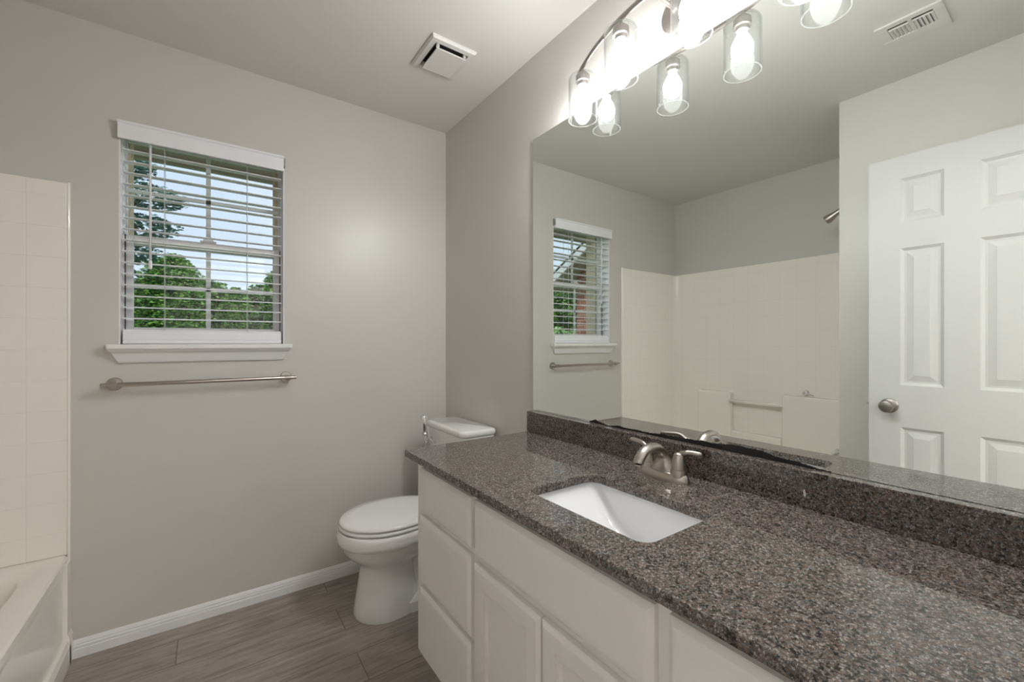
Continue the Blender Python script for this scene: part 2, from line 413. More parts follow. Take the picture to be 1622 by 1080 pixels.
# ------------------------------------------------------------------ window_1: single-hung vinyl window with grids
w = thing('window_1', (0, DY + .09, 1.193), 'white single-hung window with crossed grids behind open blinds', 'window', kind='structure')
y0, y1 = DY + .07, DY + .12
ZB, ZT, ZM = 1.193, 2.085, 1.632
b = B(); box(b, OX0, OX0 + .010, y0, y1 + .01, ZB, ZT); box(b, OX1 - .010, OX1, y0, y1 + .01, ZB, ZT); box(b, OX0, OX1, y0, y1 + .01, ZB, ZB + .03); box(b, OX0, OX1, y0, y1 + .01, ZT - .02, ZT)
obj('window_frame', b, M_VINYL, w, bevel=.002)
for xa in (OX0 + .0095, OX1 - .0125):
    b = B(); box(b, xa, xa + .003, y0 - .0008, y0 + .003, ZB + .03, ZM + .015); obj('dark_gap_strip', b, M_DARK, w)  # dark strip painted in for the shaded gap beside the lower sash
b = B(); box(b, OX0 + .0003, OX0 + .005, DY + .001, y0, ZB, ZT); box(b, OX1 - .005, OX1 - .0003, DY + .001, y0, ZB, ZT); box(b, OX0, OX1, DY + .001, y0, ZT - .005, ZT - .0003)
obj('jamb_liner', b, M_TRIM, w)
def sash(nm, ya, yb, za, zb, st, bot, top, gl):
    x0, x1 = OX0 + .010, OX1 - .010
    b = B(); box(b, x0, x0 + st, ya, yb, za, zb); box(b, x1 - st, x1, ya, yb, za, zb); box(b, x0 + st, x1 - st, ya, yb, za, za + bot); box(b, x0 + st, x1 - st, ya, yb, zb - top, zb)
    s = obj(nm, b, M_VINYL, w, bevel=.002)
    b = B(); ym = (ya + yb) / 2; box(b, x0 + st, x1 - st, ym - .002, ym + .002, za + bot, zb - top); obj('pane', b, M_PANE, s)
    b = B(); box(b, -.009, .009, ym + .003, ym + .009, za + bot, zb - top); zc = (za + bot + zb - top) / 2; box(b, x0 + st, x1 - st, ym + .003, ym + .009, zc - .009, zc + .009)
    obj('grid_bars', b, M_VINYL, s); return s
sash('upper_sash', DY + .102, DY + .124, ZM - .02, ZT - .02, .005, .03, .022, .5)
ls = sash('lower_sash', DY + .074, DY + .098, ZB + .03, ZM + .016, .026, .04, .034, .5)
b = B(); box(b, -.03, .03, DY + .076, DY + .096, ZM + .016, ZM + .026); prism(b, [(-.02, DY + .08), (.02, DY + .08), (.012, DY + .094), (-.012, DY + .094)], 'Z', ZM + .026, ZM + .034)
obj('sash_lock', b, M_VINYL, ls, bevel=.002)

# ------------------------------------------------------------------ window blind
bl = thing('window_blind', (0, DY + .02, 1.193), 'white horizontal slat blind with valance, slats tilted open in the window', 'blind')
b = B(); box(b, -.292, .290, DY - .026, DY - .014, 2.008, 2.076); box(b, -.292, -.286, DY - .014, DY - .0005, 2.012, 2.076); box(b, .284, .290, DY - .014, DY - .0005, 2.012, 2.076)
prism(b, [(DY - .026, 2.066), (DY - .031, 2.070), (DY - .031, 2.078), (DY - .014, 2.078), (DY - .014, 2.066)], 'X', -.294, .292)
obj('valance', b, M_BLIND, bl, bevel=.002)
b = B(); box(b, .2895, .297, DY - .02, DY - .0005, 2.03, 2.072); obj('valance_clip', b, M_GREYP, bl)
b = B(); box(b, -.283, .286, DY + .004, DY + .055, 2.035, 2.08); obj('headrail', b, M_BLIND, bl, bevel=.002)
SY0, SY1 = DY + .004, DY + .054
sl0 = None
for k in range(16):
    z = 1.978 - k * .0454
    if sl0 is None:
        b = B()
        n = 8; top = []; bot = []
        for i in range(n + 1):
            u = i / n; y = SY0 + (SY1 - SY0) * u; cr = .0022 * (1 - (2 * u - 1) ** 2)
            top.append((y, cr + .0014)); bot.append((y, cr - .0014))
        prism(b, top + bot[::-1], 'X', -.281, .284)
        sl0 = obj('slat', b, M_BLIND, bl); s = sl0
    else:
        s = sl0.copy(); C.objects.link(s)
    s.rotation_euler = (math.radians(4), 0, 0); yc_ = (SY0 + SY1) / 2; a_ = math.radians(4)
    s.location = (0, yc_ - yc_ * math.cos(a_), z - yc_ * math.sin(a_))
b = B(); ya, yb, yc = SY0 - .006, SY0 + .002, SY1 + .002
prism(b, [(ya + .002, 1.1940), (ya, 1.197), (ya, 1.2045), (ya + .003, 1.2065), (ya + .003, 1.2085), (ya, 1.2105), (ya, 1.236), (ya + .002, 1.243), (yb + .002, 1.252), (yc, 1.252), (yc, 1.1940)], 'X', -.279, .282)
obj('bottom_rail', b, M_BLIND, bl, bevel=.0008)
for x in (-.150, .146):
    b = B()
    for y in (SY0 - .002, SY1 + .002): tube(b, [(x, y, 1.248), (x, y, 2.04)], .0011, 6)
    for k in range(16):
        z = 1.978 - k * .0454 - .003; tube(b, [(x, SY0 - .002, z), (x, SY1 + .002, z)], .0007, 5)
    obj('ladder_cord', b, M_CORD, bl)
b = B(); tube(b, [(-.194, DY - .004, 2.03), (-.194, DY - .004, 1.525)], [.0042, .0042], 8); lathe(b, [(.0042, 0), (.0062, .006), (.0062, .03), (.004, .036)], (-.194, DY - .004, 1.50), n=10)
obj('tilt_wand', b, M_BLIND, bl)

# ------------------------------------------------------------------ exterior
b = B()
for x0, x1, z0, z1 in ((-1.8, -.270, -.3, 2.9), (.272, 3.0, -.3, 2.9), (-.270, .272, -.3, 1.19), (-.270, .272, 2.10, 2.9)):
    box(b, x0, x1, DY + .135, DY + .235, z0, z1)
struct(obj('wall_exterior', b, M_BRICKT), 'tan brick outer face of the house round the window', 'wall')
b = B(); box(b, -1.75, 3.0, DY + .235, DY + .62, 2.19, 2.21); box(b, -1.75, 3.0, DY + .60, DY + .63, 2.145, 2.33)
struct(obj('trim_3', b, M_SOFFIT), 'tan eave soffit above the window outside', 'eave')
b = B(); box(b, -40, 40, DY + .3, 70, -.4, -.3); struct(obj('ground', b, M_GROUND), 'green lawn outside the window', 'ground')

wing = thing('house_wing', (-3.6, 4.0, -.3), 'brick house wing with white sloping fascia seen in the mirrored window', 'building', kind='structure')
b = B(); prism(b, [(DY + .24, -.3), (4.42, -.3), (4.42, 2.16), (DY + .24, 3.05)], 'X', -5.2, -2.0); obj('wall', b, M_BRICKR, wing)
b = B(); prism(b, [(DY + .1, 3.30), (4.78, 1.97), (4.78, 2.03), (DY + .1, 3.36)], 'X', -5.4, -1.74); obj('soffit', b, M_SOFFIT, wing)
b = B(); prism(b, [(DY + .1, 3.27), (4.80, 1.93), (4.80, 2.09), (DY + .1, 3.43)], 'X', -1.74, -1.70); obj('fascia', b, M_FASCIA, wing)
b = B(); prism(b, [(DY + .1, 3.36), (4.82, 2.03), (4.82, 2.06), (DY + .1, 3.39)], 'X', -5.4, -1.70); obj('roof', b, M_ROOF, wing)
b = B(); box(b, -2.01, -1.985, 3.1, 3.75, 1.15, 2.05); obj('dark_window', b, M_DARK, wing)

def leaves(bm, blobs, n, size, core=.72):
    """leaf blades on the outside of each clump, a solid lumpy core inside it with the inner shade put into its colour"""
    tot = sum((r[0] * r[1] * r[2]) ** .667 for _, r in blobs)
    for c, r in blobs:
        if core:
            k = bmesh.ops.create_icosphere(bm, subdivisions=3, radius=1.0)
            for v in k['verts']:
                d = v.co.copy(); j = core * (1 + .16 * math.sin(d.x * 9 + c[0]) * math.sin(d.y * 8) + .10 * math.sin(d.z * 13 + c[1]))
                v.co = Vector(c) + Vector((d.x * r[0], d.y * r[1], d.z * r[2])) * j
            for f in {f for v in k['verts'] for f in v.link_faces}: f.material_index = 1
        for _ in range(int(n * (r[0] * r[1] * r[2]) ** .667 / tot)):
            while True:
                d = Vector((random.gauss(0, 1), random.gauss(0, 1), random.gauss(0, 1)))
                if d.length > .1: break
            d.normalize()
            lump = .86 + .14 * math.sin(d.x * 7 + c[0] * 3) * math.sin(d.y * 6 + c[1]) + .07 * math.sin(d.z * 11)
            k = lump * (1 - .34 * random.random() ** 1.6)
            p = Vector(c) + Vector((d.x * r[0], d.y * r[1], d.z * r[2])) * k
            s = size * random.uniform(.6, 1.3)
            q = Matrix.Rotation(random.uniform(0, 2 * PI), 3, 'Z') @ Matrix.Rotation(random.uniform(-1.2, 1.2), 3, 'X')
            a = q @ Vector((s, 0, 0)); e = q @ Vector((0, s * .5, 0))
            bm.faces.new([bm.verts.new(p + a), bm.verts.new(p + e + Vector((0, 0, s * .12))), bm.verts.new(p - a), bm.verts.new(p - e)])
M_CORE = paint('shaded crown core', (.022, .055, .014), .9, .5)  # solid filler that blocks the sky, crown's inner shade painted dark
def tree(name, loc, blobs, n, size, lm, label, cat='tree', group=None, tr=.14, core=.72):
    t = thing(name, loc, label, cat, group)
    L = Vector(loc)
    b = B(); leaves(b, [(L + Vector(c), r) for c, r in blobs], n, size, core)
    obj('crown', b, [lm, M_CORE], t)
    b = B(); top = max(blobs, key=lambda q: q[1][0])[0]
    tube(b, bez([L, L + Vector((.05, .02, top[2] * .5)), L + Vector(top)], 8), [tr * (1 - .08 * i) for i in range(9)], 8)
    for c, r in blobs: tube(b, [L + Vector((.05, .02, top[2] * .5)), L + Vector((c[0] * .6, c[1] * .6, (top[2] * .5 + c[2]) * .55)), L + Vector(c)], [tr * .5, tr * .35, tr * .12], 6)
    obj('trunk', b, M_BARK, t); return t
G = 'trees beyond the lawn'
ZG = -.3
spots = [  # x, y, half width, top above ground, leaves, label
    (-2.10, 12.0, .66, 3.15, 9000, 'bushy green tree at the left end of the distant row'),
    (-.64, 11.8, .74, 3.40, 16000, 'round green tree left of the centre window bar, broad crown'),
    (.52, 12.0, .38, 2.78, 9000, 'narrow low green tree just right of the centre window bar'),
    (1.52, 11.8, .58, 3.36, 13000, 'tall green tree seen in the right edge of the window'),
    (2.85, 12.0, .70, 3.20, 9000, 'bushy green tree at the right end of the distant row')]
for i, (x, y, r, top, n, lab) in enumerate(spots):
    rr = random.Random(i * 7 + 3); hz = r * .55
    bl_ = [((0, 0, top - r * .75), (r * .80, r * .8, r * .70)), ((-r * .42, -.15, top - r * 1.45), (r * .56, r * .6, r * .62)), ((r * .42, -.2, top - r * 1.5), (r * .56, r * .6, r * .6)),
           ((0, -.25, (top - r) * .62), (r * .9, r * .7, (top - r) * .36)), ((0, -.25, (top - r) * .28), (r * .95, r * .7, (top - r) * .30)),
           ((rr.uniform(-.3, .3) * r, -.1, top - r * .22), (r * .36, r * .4, r * .26))]
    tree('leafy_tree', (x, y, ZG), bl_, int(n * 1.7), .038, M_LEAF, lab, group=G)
for x, top, lab in ((-2.62, 3.2, 'farther green tree filling the gap behind the leftmost tree'), (-1.31, 3.25, 'farther green tree between the two leftmost trees'), (0, 3.3, 'farther green tree behind the centre window bar'),
                    (1.33, 3.3, 'farther green tree filling the dip right of the window bar'), (2.68, 3.35, 'farther green tree between the two rightmost trees')):
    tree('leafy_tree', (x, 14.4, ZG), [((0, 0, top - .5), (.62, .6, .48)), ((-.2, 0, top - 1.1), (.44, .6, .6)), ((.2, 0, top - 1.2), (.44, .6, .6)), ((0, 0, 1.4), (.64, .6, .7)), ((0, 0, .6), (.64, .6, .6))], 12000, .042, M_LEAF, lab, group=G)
tree('overhanging_tree', (-1.75, 6.4, ZG), [((.0, 0, 3.6), (.75, .8, .6)), ((.85, -.2, 3.42), (.48, .4, .17)), ((1.2, -.25, 3.10), (.40, .35, .14)), ((1.12, -.1, 2.80), (.40, .35, .15)), ((1.0, -.1, 2.5), (.34, .35, .15)), ((.85, -.1, 2.2), (.28, .3, .3))],
     12000, .030, M_LEAF2, 'dark bluish leafy branches hanging into the upper left of the window', tr=.09, core=0)
tree('round_shrub', (-2.95, 5.9, ZG), [((0, 0, 1.25), (.6, .55, .62)), ((.25, -.1, .8), (.55, .5, .7)), ((-.3, .1, .8), (.6, .5, .7))], 9000, .035, M_LEAF3,
     'bright green rounded shrub seen through the mirrored window', 'shrub', tr=.03)
tree('leafy_tree', (-10.5, 14.5, ZG), [((0, 0, 3.4), (1.6, 1.5, 1.5)), ((.8, .3, 2.4), (1.2, 1, 1)), ((-.8, 0, 2.3), (1.2, 1, 1)), ((0, -.4, 1.2), (1.5, .8, 1.1))], 12000, .08, M_LEAF,
     'green tree behind the brick wing in the mirrored window')

# ================================================================== TOWEL BAR
tb = thing('towel_bar', (0, DY, 1.035), 'long brushed nickel towel bar on the wall below the window', 'towel bar')
b = B(); tube(b, [(-.337, DY - .058, 1.035), (.337, DY - .058, 1.035)], .0085, 16); obj('bar', b, M_NICKEL, tb, bevel=.0015)
for s in (-1, 1):
    b = B(); x = s * .302
    lathe(b, [(.0255, 0), (.0255, .006), (.023, .009), (.011, .010), (.010, .045), (.012, .050)], (x, DY - .0, 1.035), 'Y', 24, sign=-1)
    tube(b, [(x - .012, DY - .058, 1.035), (x + .012, DY - .058, 1.035)], .0115, 18)
    sharp(obj('bracket', b, M_NICKEL, tb))

# ================================================================== BATHTUB AND SURROUND
TF = -.430
tub = thing('bathtub', (-.79, 1.55, 0), 'almond coloured built-in bathtub along the left wall under the moulded tile panels', 'bathtub')
b = B(); X0, X1, Y0, Y1 = LX + .002, TF, PY + .002, DY - .002
n = 5
Lr = [rrect(X0, X1, Y0, Y1, .012, .37, n), rrect(X0, X1, Y0, Y1, .014, .392, n), rrect(X0 + .006, X1 - .006, Y0 + .006, Y1 - .006, .016, .40, n),
      rrect(X0 + .06, X1 - .075, Y0 + .08, Y1 - .10, .10, .40, n), rrect(X0 + .066, X1 - .082, Y0 + .088, Y1 - .108, .11, .394, n), rrect(X0 + .075, X1 - .095, Y0 + .10, Y1 - .125, .12, .36, n),
      rrect(X0 + .095, X1 - .115, Y0 + .13, Y1 - .20, .13, .18, n), rrect(X0 + .13, X1 - .15, Y0 + .17, Y1 - .28, .12, .10, n), rrect(X0 + .20, X1 - .22, Y0 + .24, Y1 - .36, .10, .085, n)]
rings(b, Lr, False, True); sharp(obj('basin', b, M_TUB, tub), 35)
b = B()   # apron with a step near the floor, side stiles and rolled lip
prism(b, [(X1 - .05, 0), (X1 + .012, 0), (X1 + .012, .075), (X1 + .006, .095), (X1 - .006, .105), (X1 - .006, .345), (X1 - .001, .368), (X1 - .001, .38), (X1 - .05, .38)], 'Y', Y0, Y1 - .03)
prism(b, [(X1 - .05, 0), (X1 + .012, 0), (X1 + .012, .10), (X1 + .006, .12), (X1 + .006, .38), (X1 - .05, .38)], 'Y', Y1 - .055, Y1)
obj('tub_apron', b, M_TUB, tub, bevel=.004, seg=3)
b = B(); lathe(b, [(.0, 0), (.028, 0), (.030, .003), (.026, .007), (.012, .008), (.0, .008)], (-.79, Y0 + .335, .085), n=20, cap0=False, cap1=False); obj('drain', b, M_CHROME, tub, smooth=True)

sr = thing('tub_surround', (-.79, 1.55, .4), 'almond moulded square-tile wall panels around the bathtub', 'tub surround')
ST = 1.80; PT = .014
b = B(); box(b, LX + .001, -.432, DY - PT, DY - .001, .4006, ST); obj('end_panel', b, M_TILEX, sr, bevel=.004)
b = B(); box(b, LX + .001, LX + PT, PY + PT, DY - PT, .4006, ST); obj('side_panel', b, M_TILEY, sr, bevel=.004)
b = B(); box(b, LX + .001, -.432, PY + .001, PY + PT, .4006, ST); obj('end_panel', b, M_TILEX, sr, bevel=.004)
for yy, s in ((DY, -1), (PY, 1)):
    b = B(); ya = yy + s * .001; yb = yy + s * .019
    prism(b, [(-.432, ya), (-.432, yy + s * .0148), (-.428, yy + s * .0148), (-.4245, yy + s * .0115), (-.424, ya)], 'Z', .4006, ST + .002); obj('edge_trim', b, M_TUB, sr, bevel=.001)
    if s < 0: b = B(); prism(b, [(-.432, ya), (-.432, yy + s * .0148), (-.428, yy + s * .0148), (-.4245, yy + s * .0115), (-.424, ya)], 'Z', 0.0, .4003); obj('edge_flange', b, M_TUB, tub, bevel=.001)
for yy, s in ((DY - PT, -1), (PY + PT, 1)):            # coved corners
    b = B(); pts = [(LX + PT, yy)] + [(LX + PT + .045 - .045 * math.cos(a), yy + s * (.045 - .045 * math.sin(a))) for a in [PI / 2 * k / 6 for k in range(7)]]
    prism(b, pts, 'Z', .4006, ST - .004); obj('corner_cove', b, M_TUB, sr, smooth=False)
b = B()   # moulded ledge block with a soap recess
xw = LX + PT
box(b, xw - .004, xw + .055, PY + PT, 1.385, .4006, .818); box(b, xw - .004, xw + .055, 1.755, 2.03, .4006, .80); box(b, xw - .004, xw + .055, 1.385, 1.755, .4006, .50)
obj('ledge', b, M_TUB, sr, bevel=.012, seg=3)
b = B(); tube(b, [(xw + .052, 1.375, .738), (xw + .052, 1.765, .738)], .014, 16); obj('grab_bar', b, M_TUB, sr, smooth=True)

# tub fittings on the wall at the foot of the tub
sh = thing('shower_head', (-.78, PY, 1.99), 'nickel shower head reaching out above the tub panels in the mirror', 'shower head')
b = B(); lathe(b, [(.032, 0), (.030, .006), (.014, .012)], (-.78, PY + .001, 1.98), 'Y', 20); tube(b, bez([(-.78, PY, 1.98), (-.78, PY + .06, 1.995), (-.78, PY + .12, 1.985)], 12), .0095, 12); sharp(obj('shower_arm', b, M_NICKEL, sh))
b = B(); tube(b, [(-.78, PY + .115, 1.988), (-.78, PY + .140, 1.972), (-.78, PY + .180, 1.946), (-.78, PY + .190, 1.940)], [.013, .017, .027, .025], 22); sharp(obj('spray_head', b, M_NICKEL, sh))
sp = thing('tub_spout', (-.78, PY + PT, .54), 'chrome bathtub spout low beside the white edge in the mirror', 'tub spout')
b = B(); tube(b, [(-.78, PY + PT + .0006, .545), (-.78, PY + .09, .545), (-.78, PY + .125, .54), (-.78, PY + .15, .52)], [.026, .026, .026, .020], 18); sharp(obj('spout', b, M_CHROME, sp))
b = B(); lathe(b, [(.005, 0), (.005, .018), (.009, .020), (.009, .028), (.004, .031)], (-.78, PY + .115, .565), n=12); sharp(obj('diverter_knob', b, M_CHROME, sp))
hk = thing('wall_hook', (LX + .07, 1.24, .822), 'small chrome hook above the moulded ledge of the tub wall', 'hook')
b = B(); lathe(b, [(.016, 0), (.016, .006), (.009, .008), (.009, .03), (.014, .034), (.014, .046), (.006, .05)], (LX + .012, 1.24, .845), 'X', 16); sharp(obj('hook_post', b, M_CHROME, hk))
b = B(); tube(b, bez([(LX + .05, 1.24, .845), (LX + .062, 1.215, .84), (LX + .066, 1.18, .832)], 8), [.006] * 5 + [.005] * 4, 10); obj('hook_arm', b, M_CHROME, hk, smooth=True)

# ================================================================== CABINET
cb = thing('vanity_cabinet', (.86, .69, 0), 'off-white painted vanity cabinet with drawers and panelled doors under the granite', 'cabinet')
b = B()
CX, CY0, CY1 = .600, FY + .016, 1.412
box(b, CX, CX + .020, CY0, CY1, .125, .795)                      # face frame
box(b, CX + .020, WX - .001, CY1 - .018, CY1, .125, .795); box(b, CX + .020, WX - .001, CY0, CY0 + .018, .125, .795)
box(b, CX + .020, WX - .001, CY0 + .018, CY1 - .018, .125, .143); box(b, WX - .013, WX - .001, CY0 + .018, CY1 - .018, .143, .795)
box(b, CX + .07, CX + .088, CY0, CY1, .0, .125); box(b, CX + .088, WX - .001, CY1 - .018, CY1, .0, .125)
obj('body', b, M_CAB, cb, bevel=.002)
def slab_front(y0, y1, z0, z1):
    b = B(); xa, xb, xc, i = CX - .0005, CX - .0105, CX - .019, .017
    R = lambda x, d: [(x, y0 + d, z0 + d), (x, y1 - d, z0 + d), (x, y1 - d, z1 - d), (x, y0 + d, z1 - d)]
    rings(b, [R(xa, 0), R(xb, 0), R(xb - .002, .0025), R(xc + .001, .011), R(xc, i)])
    for f in b.faces: f.smooth = False
    return b
def panel_door(y0, y1, z0, z1):
    b = B(); xa, xb = CX - .0005, CX - .0185
    R = lambda x, d: [(x, y0 + d, z0 + d), (x, y1 - d, z0 + d), (x, y1 - d, z1 - d), (x, y0 + d, z1 - d)]
    rings(b, [R(xa, 0), R(xb + .006, 0), R(xb + .004, .0025), R(xb, .012), R(xb, .046), R(xb + .006, .047), R(xb + .006, .053), R(xb + .0035, .055), R(xb + .0035, .058), R(xb + .0105, .062), R(xb + .0105, .07)])
    for f in b.faces: f.smooth = False
    return b
for (ya, yb) in ((1.020, 1.362), (.012, .402)):
    for k, (za, zb) in enumerate(((.632, .774), (.388, .614), (.146, .372))):
        obj('drawer', slab_front(ya, yb, za, zb), M_CAB, cb)
obj('false_drawer_front', slab_front(.429, 1.000, .624, .774), M_CAB, cb)
obj('cabinet_door', panel_door(.7165, 1.000, .146, .604), M_CAB, cb)
obj('cabinet_door', panel_door(.429, .7125, .146, .604), M_CAB, cb)

# ================================================================== COUNTERTOP, BACKSPLASH, SINK
SX0, SX1, SY_0, SY_1 = .667, .911, .505, .875
CFX = .566
b = B()
outer = [(CFX, FY + .002), (WX - .001, FY + .002), (WX - .001, 1.452), (CFX, 1.452)]
inner = [(p[0], p[1]) for p in rrect(SX0, SX1, SY_0, SY_1, .035, 0, 8)]
def loop(pts, z):
    vs = [b.verts.new((x, y, z)) for x, y in pts]; return vs, [b.edges.new((vs[i], vs[(i + 1) % len(vs)])) for i in range(len(vs))]
vo, eo = loop(outer, CZ); vi, ei = loop(inner, CZ)
r = bmesh.ops.triangle_fill(b, use_beauty=True, use_dissolve=False, edges=eo + ei)
fs = [f for f in r['geom'] if isinstance(f, bmesh.types.BMFace)]
ex = bmesh.ops.extrude_face_region(b, geom=fs)
bmesh.ops.translate(b, verts=[v for v in ex['geom'] if isinstance(v, bmesh.types.BMVert)], vec=(0, 0, -.024))
ct = obj('countertop', b, M_GRAN, bevel=.003, seg=2)
tag(ct, 'polished brown and grey speckled granite countertop with a sink cut-out', 'countertop')
bs = thing('backsplash', (1.13, .69, CZ), 'low speckled granite backsplash standing on the counter below the mirror', 'backsplash')
b = B(); box(b, 1.112, WX - .001, FY + .002, 1.452, CZ + .0005, .906); obj('strip', b, M_GRAN, bs, bevel=.0015)
for y, z, pts in ((.405, .845, [(0, 0), (.003, .004), (.004, .016), (.001, .019), (-.002, .008)]), (.455, .868, [(0, 0), (.003, .001), (.002, .005)]), (.71, .862, [(0, 0), (.004, 0), (.004, .003), (0, .004)])):
    b = B(); prism(b, [(y + p, z + q) for p, q in pts], 'X', 1.1105, 1.1125); obj('chip_mark', b, M_GRANW, bs)['label'] = 'small white chip in the granite face'

sk = thing('sink_basin', (.79, .69, .70), 'white rectangular undermount sink set in the granite counter', 'sink')
b = B(); zt = CZ - .0245
def rr(d, z, r): return rrect(SX0 - .008 + d, SX1 + .008 - d, SY_0 - .008 + d, SY_1 + .008 - d, r, z, 8)
def rr2(xa, xb, ya, yb, z, r): return rrect(xa, xb, ya, yb, r, z, 8)
rings(b, [rr(-.02, zt - .012, .05), rr(-.02, zt, .05), rr(0, zt, .042), rr(.003, zt - .01, .042),
          rr2(SX0 - .003, SX1 + .003, SY_0 + .002, SY_1 - .028, zt - .04, .035), rr2(SX0 + .004, SX1 - .002, SY_0 + .012, SY_1 - .072, zt - .08, .035),
          rr2(SX0 + .012, SX1 - .010, SY_0 + .03, SY_1 - .115, zt - .110, .038), rr2(SX0 + .03, SX1 - .028, SY_0 + .055, SY_1 - .150, zt - .125, .04), rr2(SX0 + .07, SX1 - .07, SY_0 + .10, SY_1 - .185, zt - .131, .03)], False, True)
sharp(obj('bowl', b, M_SINK, sk), 60)
b = B(); lathe(b, [(.0, .0), (.022, .0), (.022, .003), (.016, .004), (.014, .002), (0, .006)], (.79, .66, zt - .131), n=20, cap0=False, cap1=False); obj('drain', b, M_CHROME, sk, smooth=True)

# ================================================================== FAUCET
FYC = .735; FXC = 1.045
fa = thing('faucet', (FXC, FYC, CZ), 'brushed nickel two-handle faucet with arched spout behind the sink', 'faucet')
b = B()
def stad(hx, hy, z, dx=0, pinch=0.0, n=40):
    pts = []
    for k in range(n):
        a = 2 * PI * k / n; x = hx * math.cos(a); y = hy * math.copysign(abs(math.sin(a)) ** .8, math.sin(a))
        pts.append((FXC + dx + x * (1 - pinch * (1 - abs(math.sin(a)))), FYC + y, z))
    return pts
rings(b, [stad(.0285, .083, CZ), stad(.0285, .083, CZ + .006), stad(.027, .0805, CZ + .016), stad(.024, .076, CZ + .022)])
sharp(obj('base_plate', b, M_NICKEL, fa), 50)
b = B()
path = bez([(FXC + .004, FYC, CZ + .012), (FXC + .006, FYC, CZ + .035), (FXC + .001, FYC, CZ + .062), (FXC - .020, FYC, CZ + .083), (FXC - .050, FYC, CZ + .090), (FXC - .080, FYC, CZ + .083), (FXC - .100, FYC, CZ + .066), (FXC - .105, FYC, CZ + .055)], 35)
m_ = len(path); rad = []
for i in range(m_):
    u = i / (m_ - 1)
    ra = .0145 + .040 * max(0, 1 - u / .38) ** 1.7; rb = .0125 + .015 * max(0, 1 - u / .38) ** 1.5
    rad.append((ra, rb))
tube(b, path, rad, 20, up=(1, 0, 0)); lathe(b, [(.0105, -.004), (.0105, 0)], (FXC - .105, FYC, CZ + .053), n=16)
sharp(obj('spout', b, M_NICKEL, fa), 60)
for s in (-1, 1):
    yc = FYC + s * .0515
    b = B(); lathe(b, [(.0225, .014), (.0215, .030), (.0205, .034)], (FXC, yc, CZ), n=24)
    sharp(obj('valve_base', b, M_NICKEL, fa), 50)
    b = B(); lathe(b, [(.0195, .0345), (.0185, .05), (.015, .066), (.0125, .074), (.009, .079)], (FXC, yc, CZ), n=24)
    ty = .862 if s > 0 else .630
    pth = bez([(FXC, yc, CZ + .060), (FXC + .001, yc + s * .006, CZ + .076), (FXC + .004, yc + s * .022, CZ + .083), (FXC + .012, yc + (ty - yc) * .6, CZ + .083), (FXC + .022, ty, CZ + .081)], 24)
    tube(b, pth, [(.0125 - .006 * min(1, i / 8), .0105 - .0045 * min(1, i / 8)) for i in range(len(pth) - 1)] + [(.005, .004)], 14)
    sharp(obj('lever_handle', b, M_NICKEL, fa), 60)
b = B(); tube(b, [(FXC + .026, FYC, CZ + .01), (FXC + .026, FYC, CZ + .045)], .0028, 10); lathe(b, [(.003, 0), (.006, .004), (.006, .010), (.002, .013)], (FXC + .026, FYC, CZ + .045), n=12)
obj('lift_rod', b, M_NICKEL, fa, smooth=True)

# ================================================================== MIRROR
MY1, MZ0, MZ1 = 1.447, .907, 2.074
mi = thing('wall_mirror', (WX, .69, MZ0), 'large frameless mirror above the granite backsplash', 'mirror')
b = B(); box(b, WX - .006, WX - .0005, FY + .004, MY1, MZ0, MZ1)
for f in b.faces: f.material_index = 0 if f.calc_center_median().x < WX - .0055 else 1
o = obj('mirror_glass', b, [M_MIRROR, M_MEDGE], mi)
rr_ = random.Random(5)
b = B()
ys = [1.11 - k * .0035 for k in range(int((1.11 - .36) / .0035))]
def hgt(y):
    u = (1.11 - y) / .75
    if y > .80: env = .0042 + .003 * math.sin(y * 31) ** 2
    elif y > .55: env = .0055 + .0135 * ((.80 - y) / .25) ** .8
    else: env = .019 * max(0, (y - .365) / .185) ** .8
    env += .0065 * math.exp(-((y - 1.085) / .012) ** 2) + .006 * math.exp(-((y - .80) / .028) ** 2)
    return max(.0006, env + rr_.uniform(-.0013, .0013) + .0025 * math.sin(y * 57) * math.sin(y * 23))
hs = [hgt(y) for y in ys]; xs = WX - .0064
for i in range(len(ys) - 1):
    add(b, [(xs, ys[i], MZ0), (xs, ys[i + 1], MZ0), (xs, ys[i + 1], MZ0 + hs[i + 1]), (xs, ys[i], MZ0 + hs[i])], [(0, 1, 2, 3)])
bmesh.ops.remove_doubles(b, verts=b.verts, dist=1e-5)
o = obj('desilvered_edge', b, M_DARK, mi); o['label'] = 'black ragged worn strip along the bottom of the mirror'
d = o.modifiers.new('thick', 'SOLIDIFY'); d.thickness = .0003

# ================================================================== VANITY LIGHT
vl = thing('vanity_light', (WX, .74, 2.17), 'nickel vanity light bar with four clear glass shades above the mirror', 'lamp')
BZ = 2.172; LYC = .74
def barx(y): return 1.000 + .080 * ((y - LYC) / .35) ** 2
b = B(); lathe(b, [(.064, 0), (.064, .006), (.058, .017), (.040, .024), (.012, .027)], (WX - .0005, LYC, BZ + .006), 'X', 36, sign=-1); sharp(obj('canopy', b, M_NICKD, vl), 30)
b = B(); tube(b, [(WX - .02, LYC, BZ + .006), (barx(LYC), LYC, BZ)], .007, 14); lathe(b, [(.012, 0), (.012, .012), (.008, .016)], (WX - .026, LYC, BZ + .006), 'X', 18, sign=-1); sharp(obj('arm', b, M_NICKD, vl))
b = B(); yy = [LYC + .372 * (1 - 2 * k / 48) for k in range(49)]
tube(b, [(barx(y), y, BZ) for y in yy], [(.0055, .0095)] * 49, 12); sharp(obj('bar', b, M_NICKD, vl), 50)
first = None
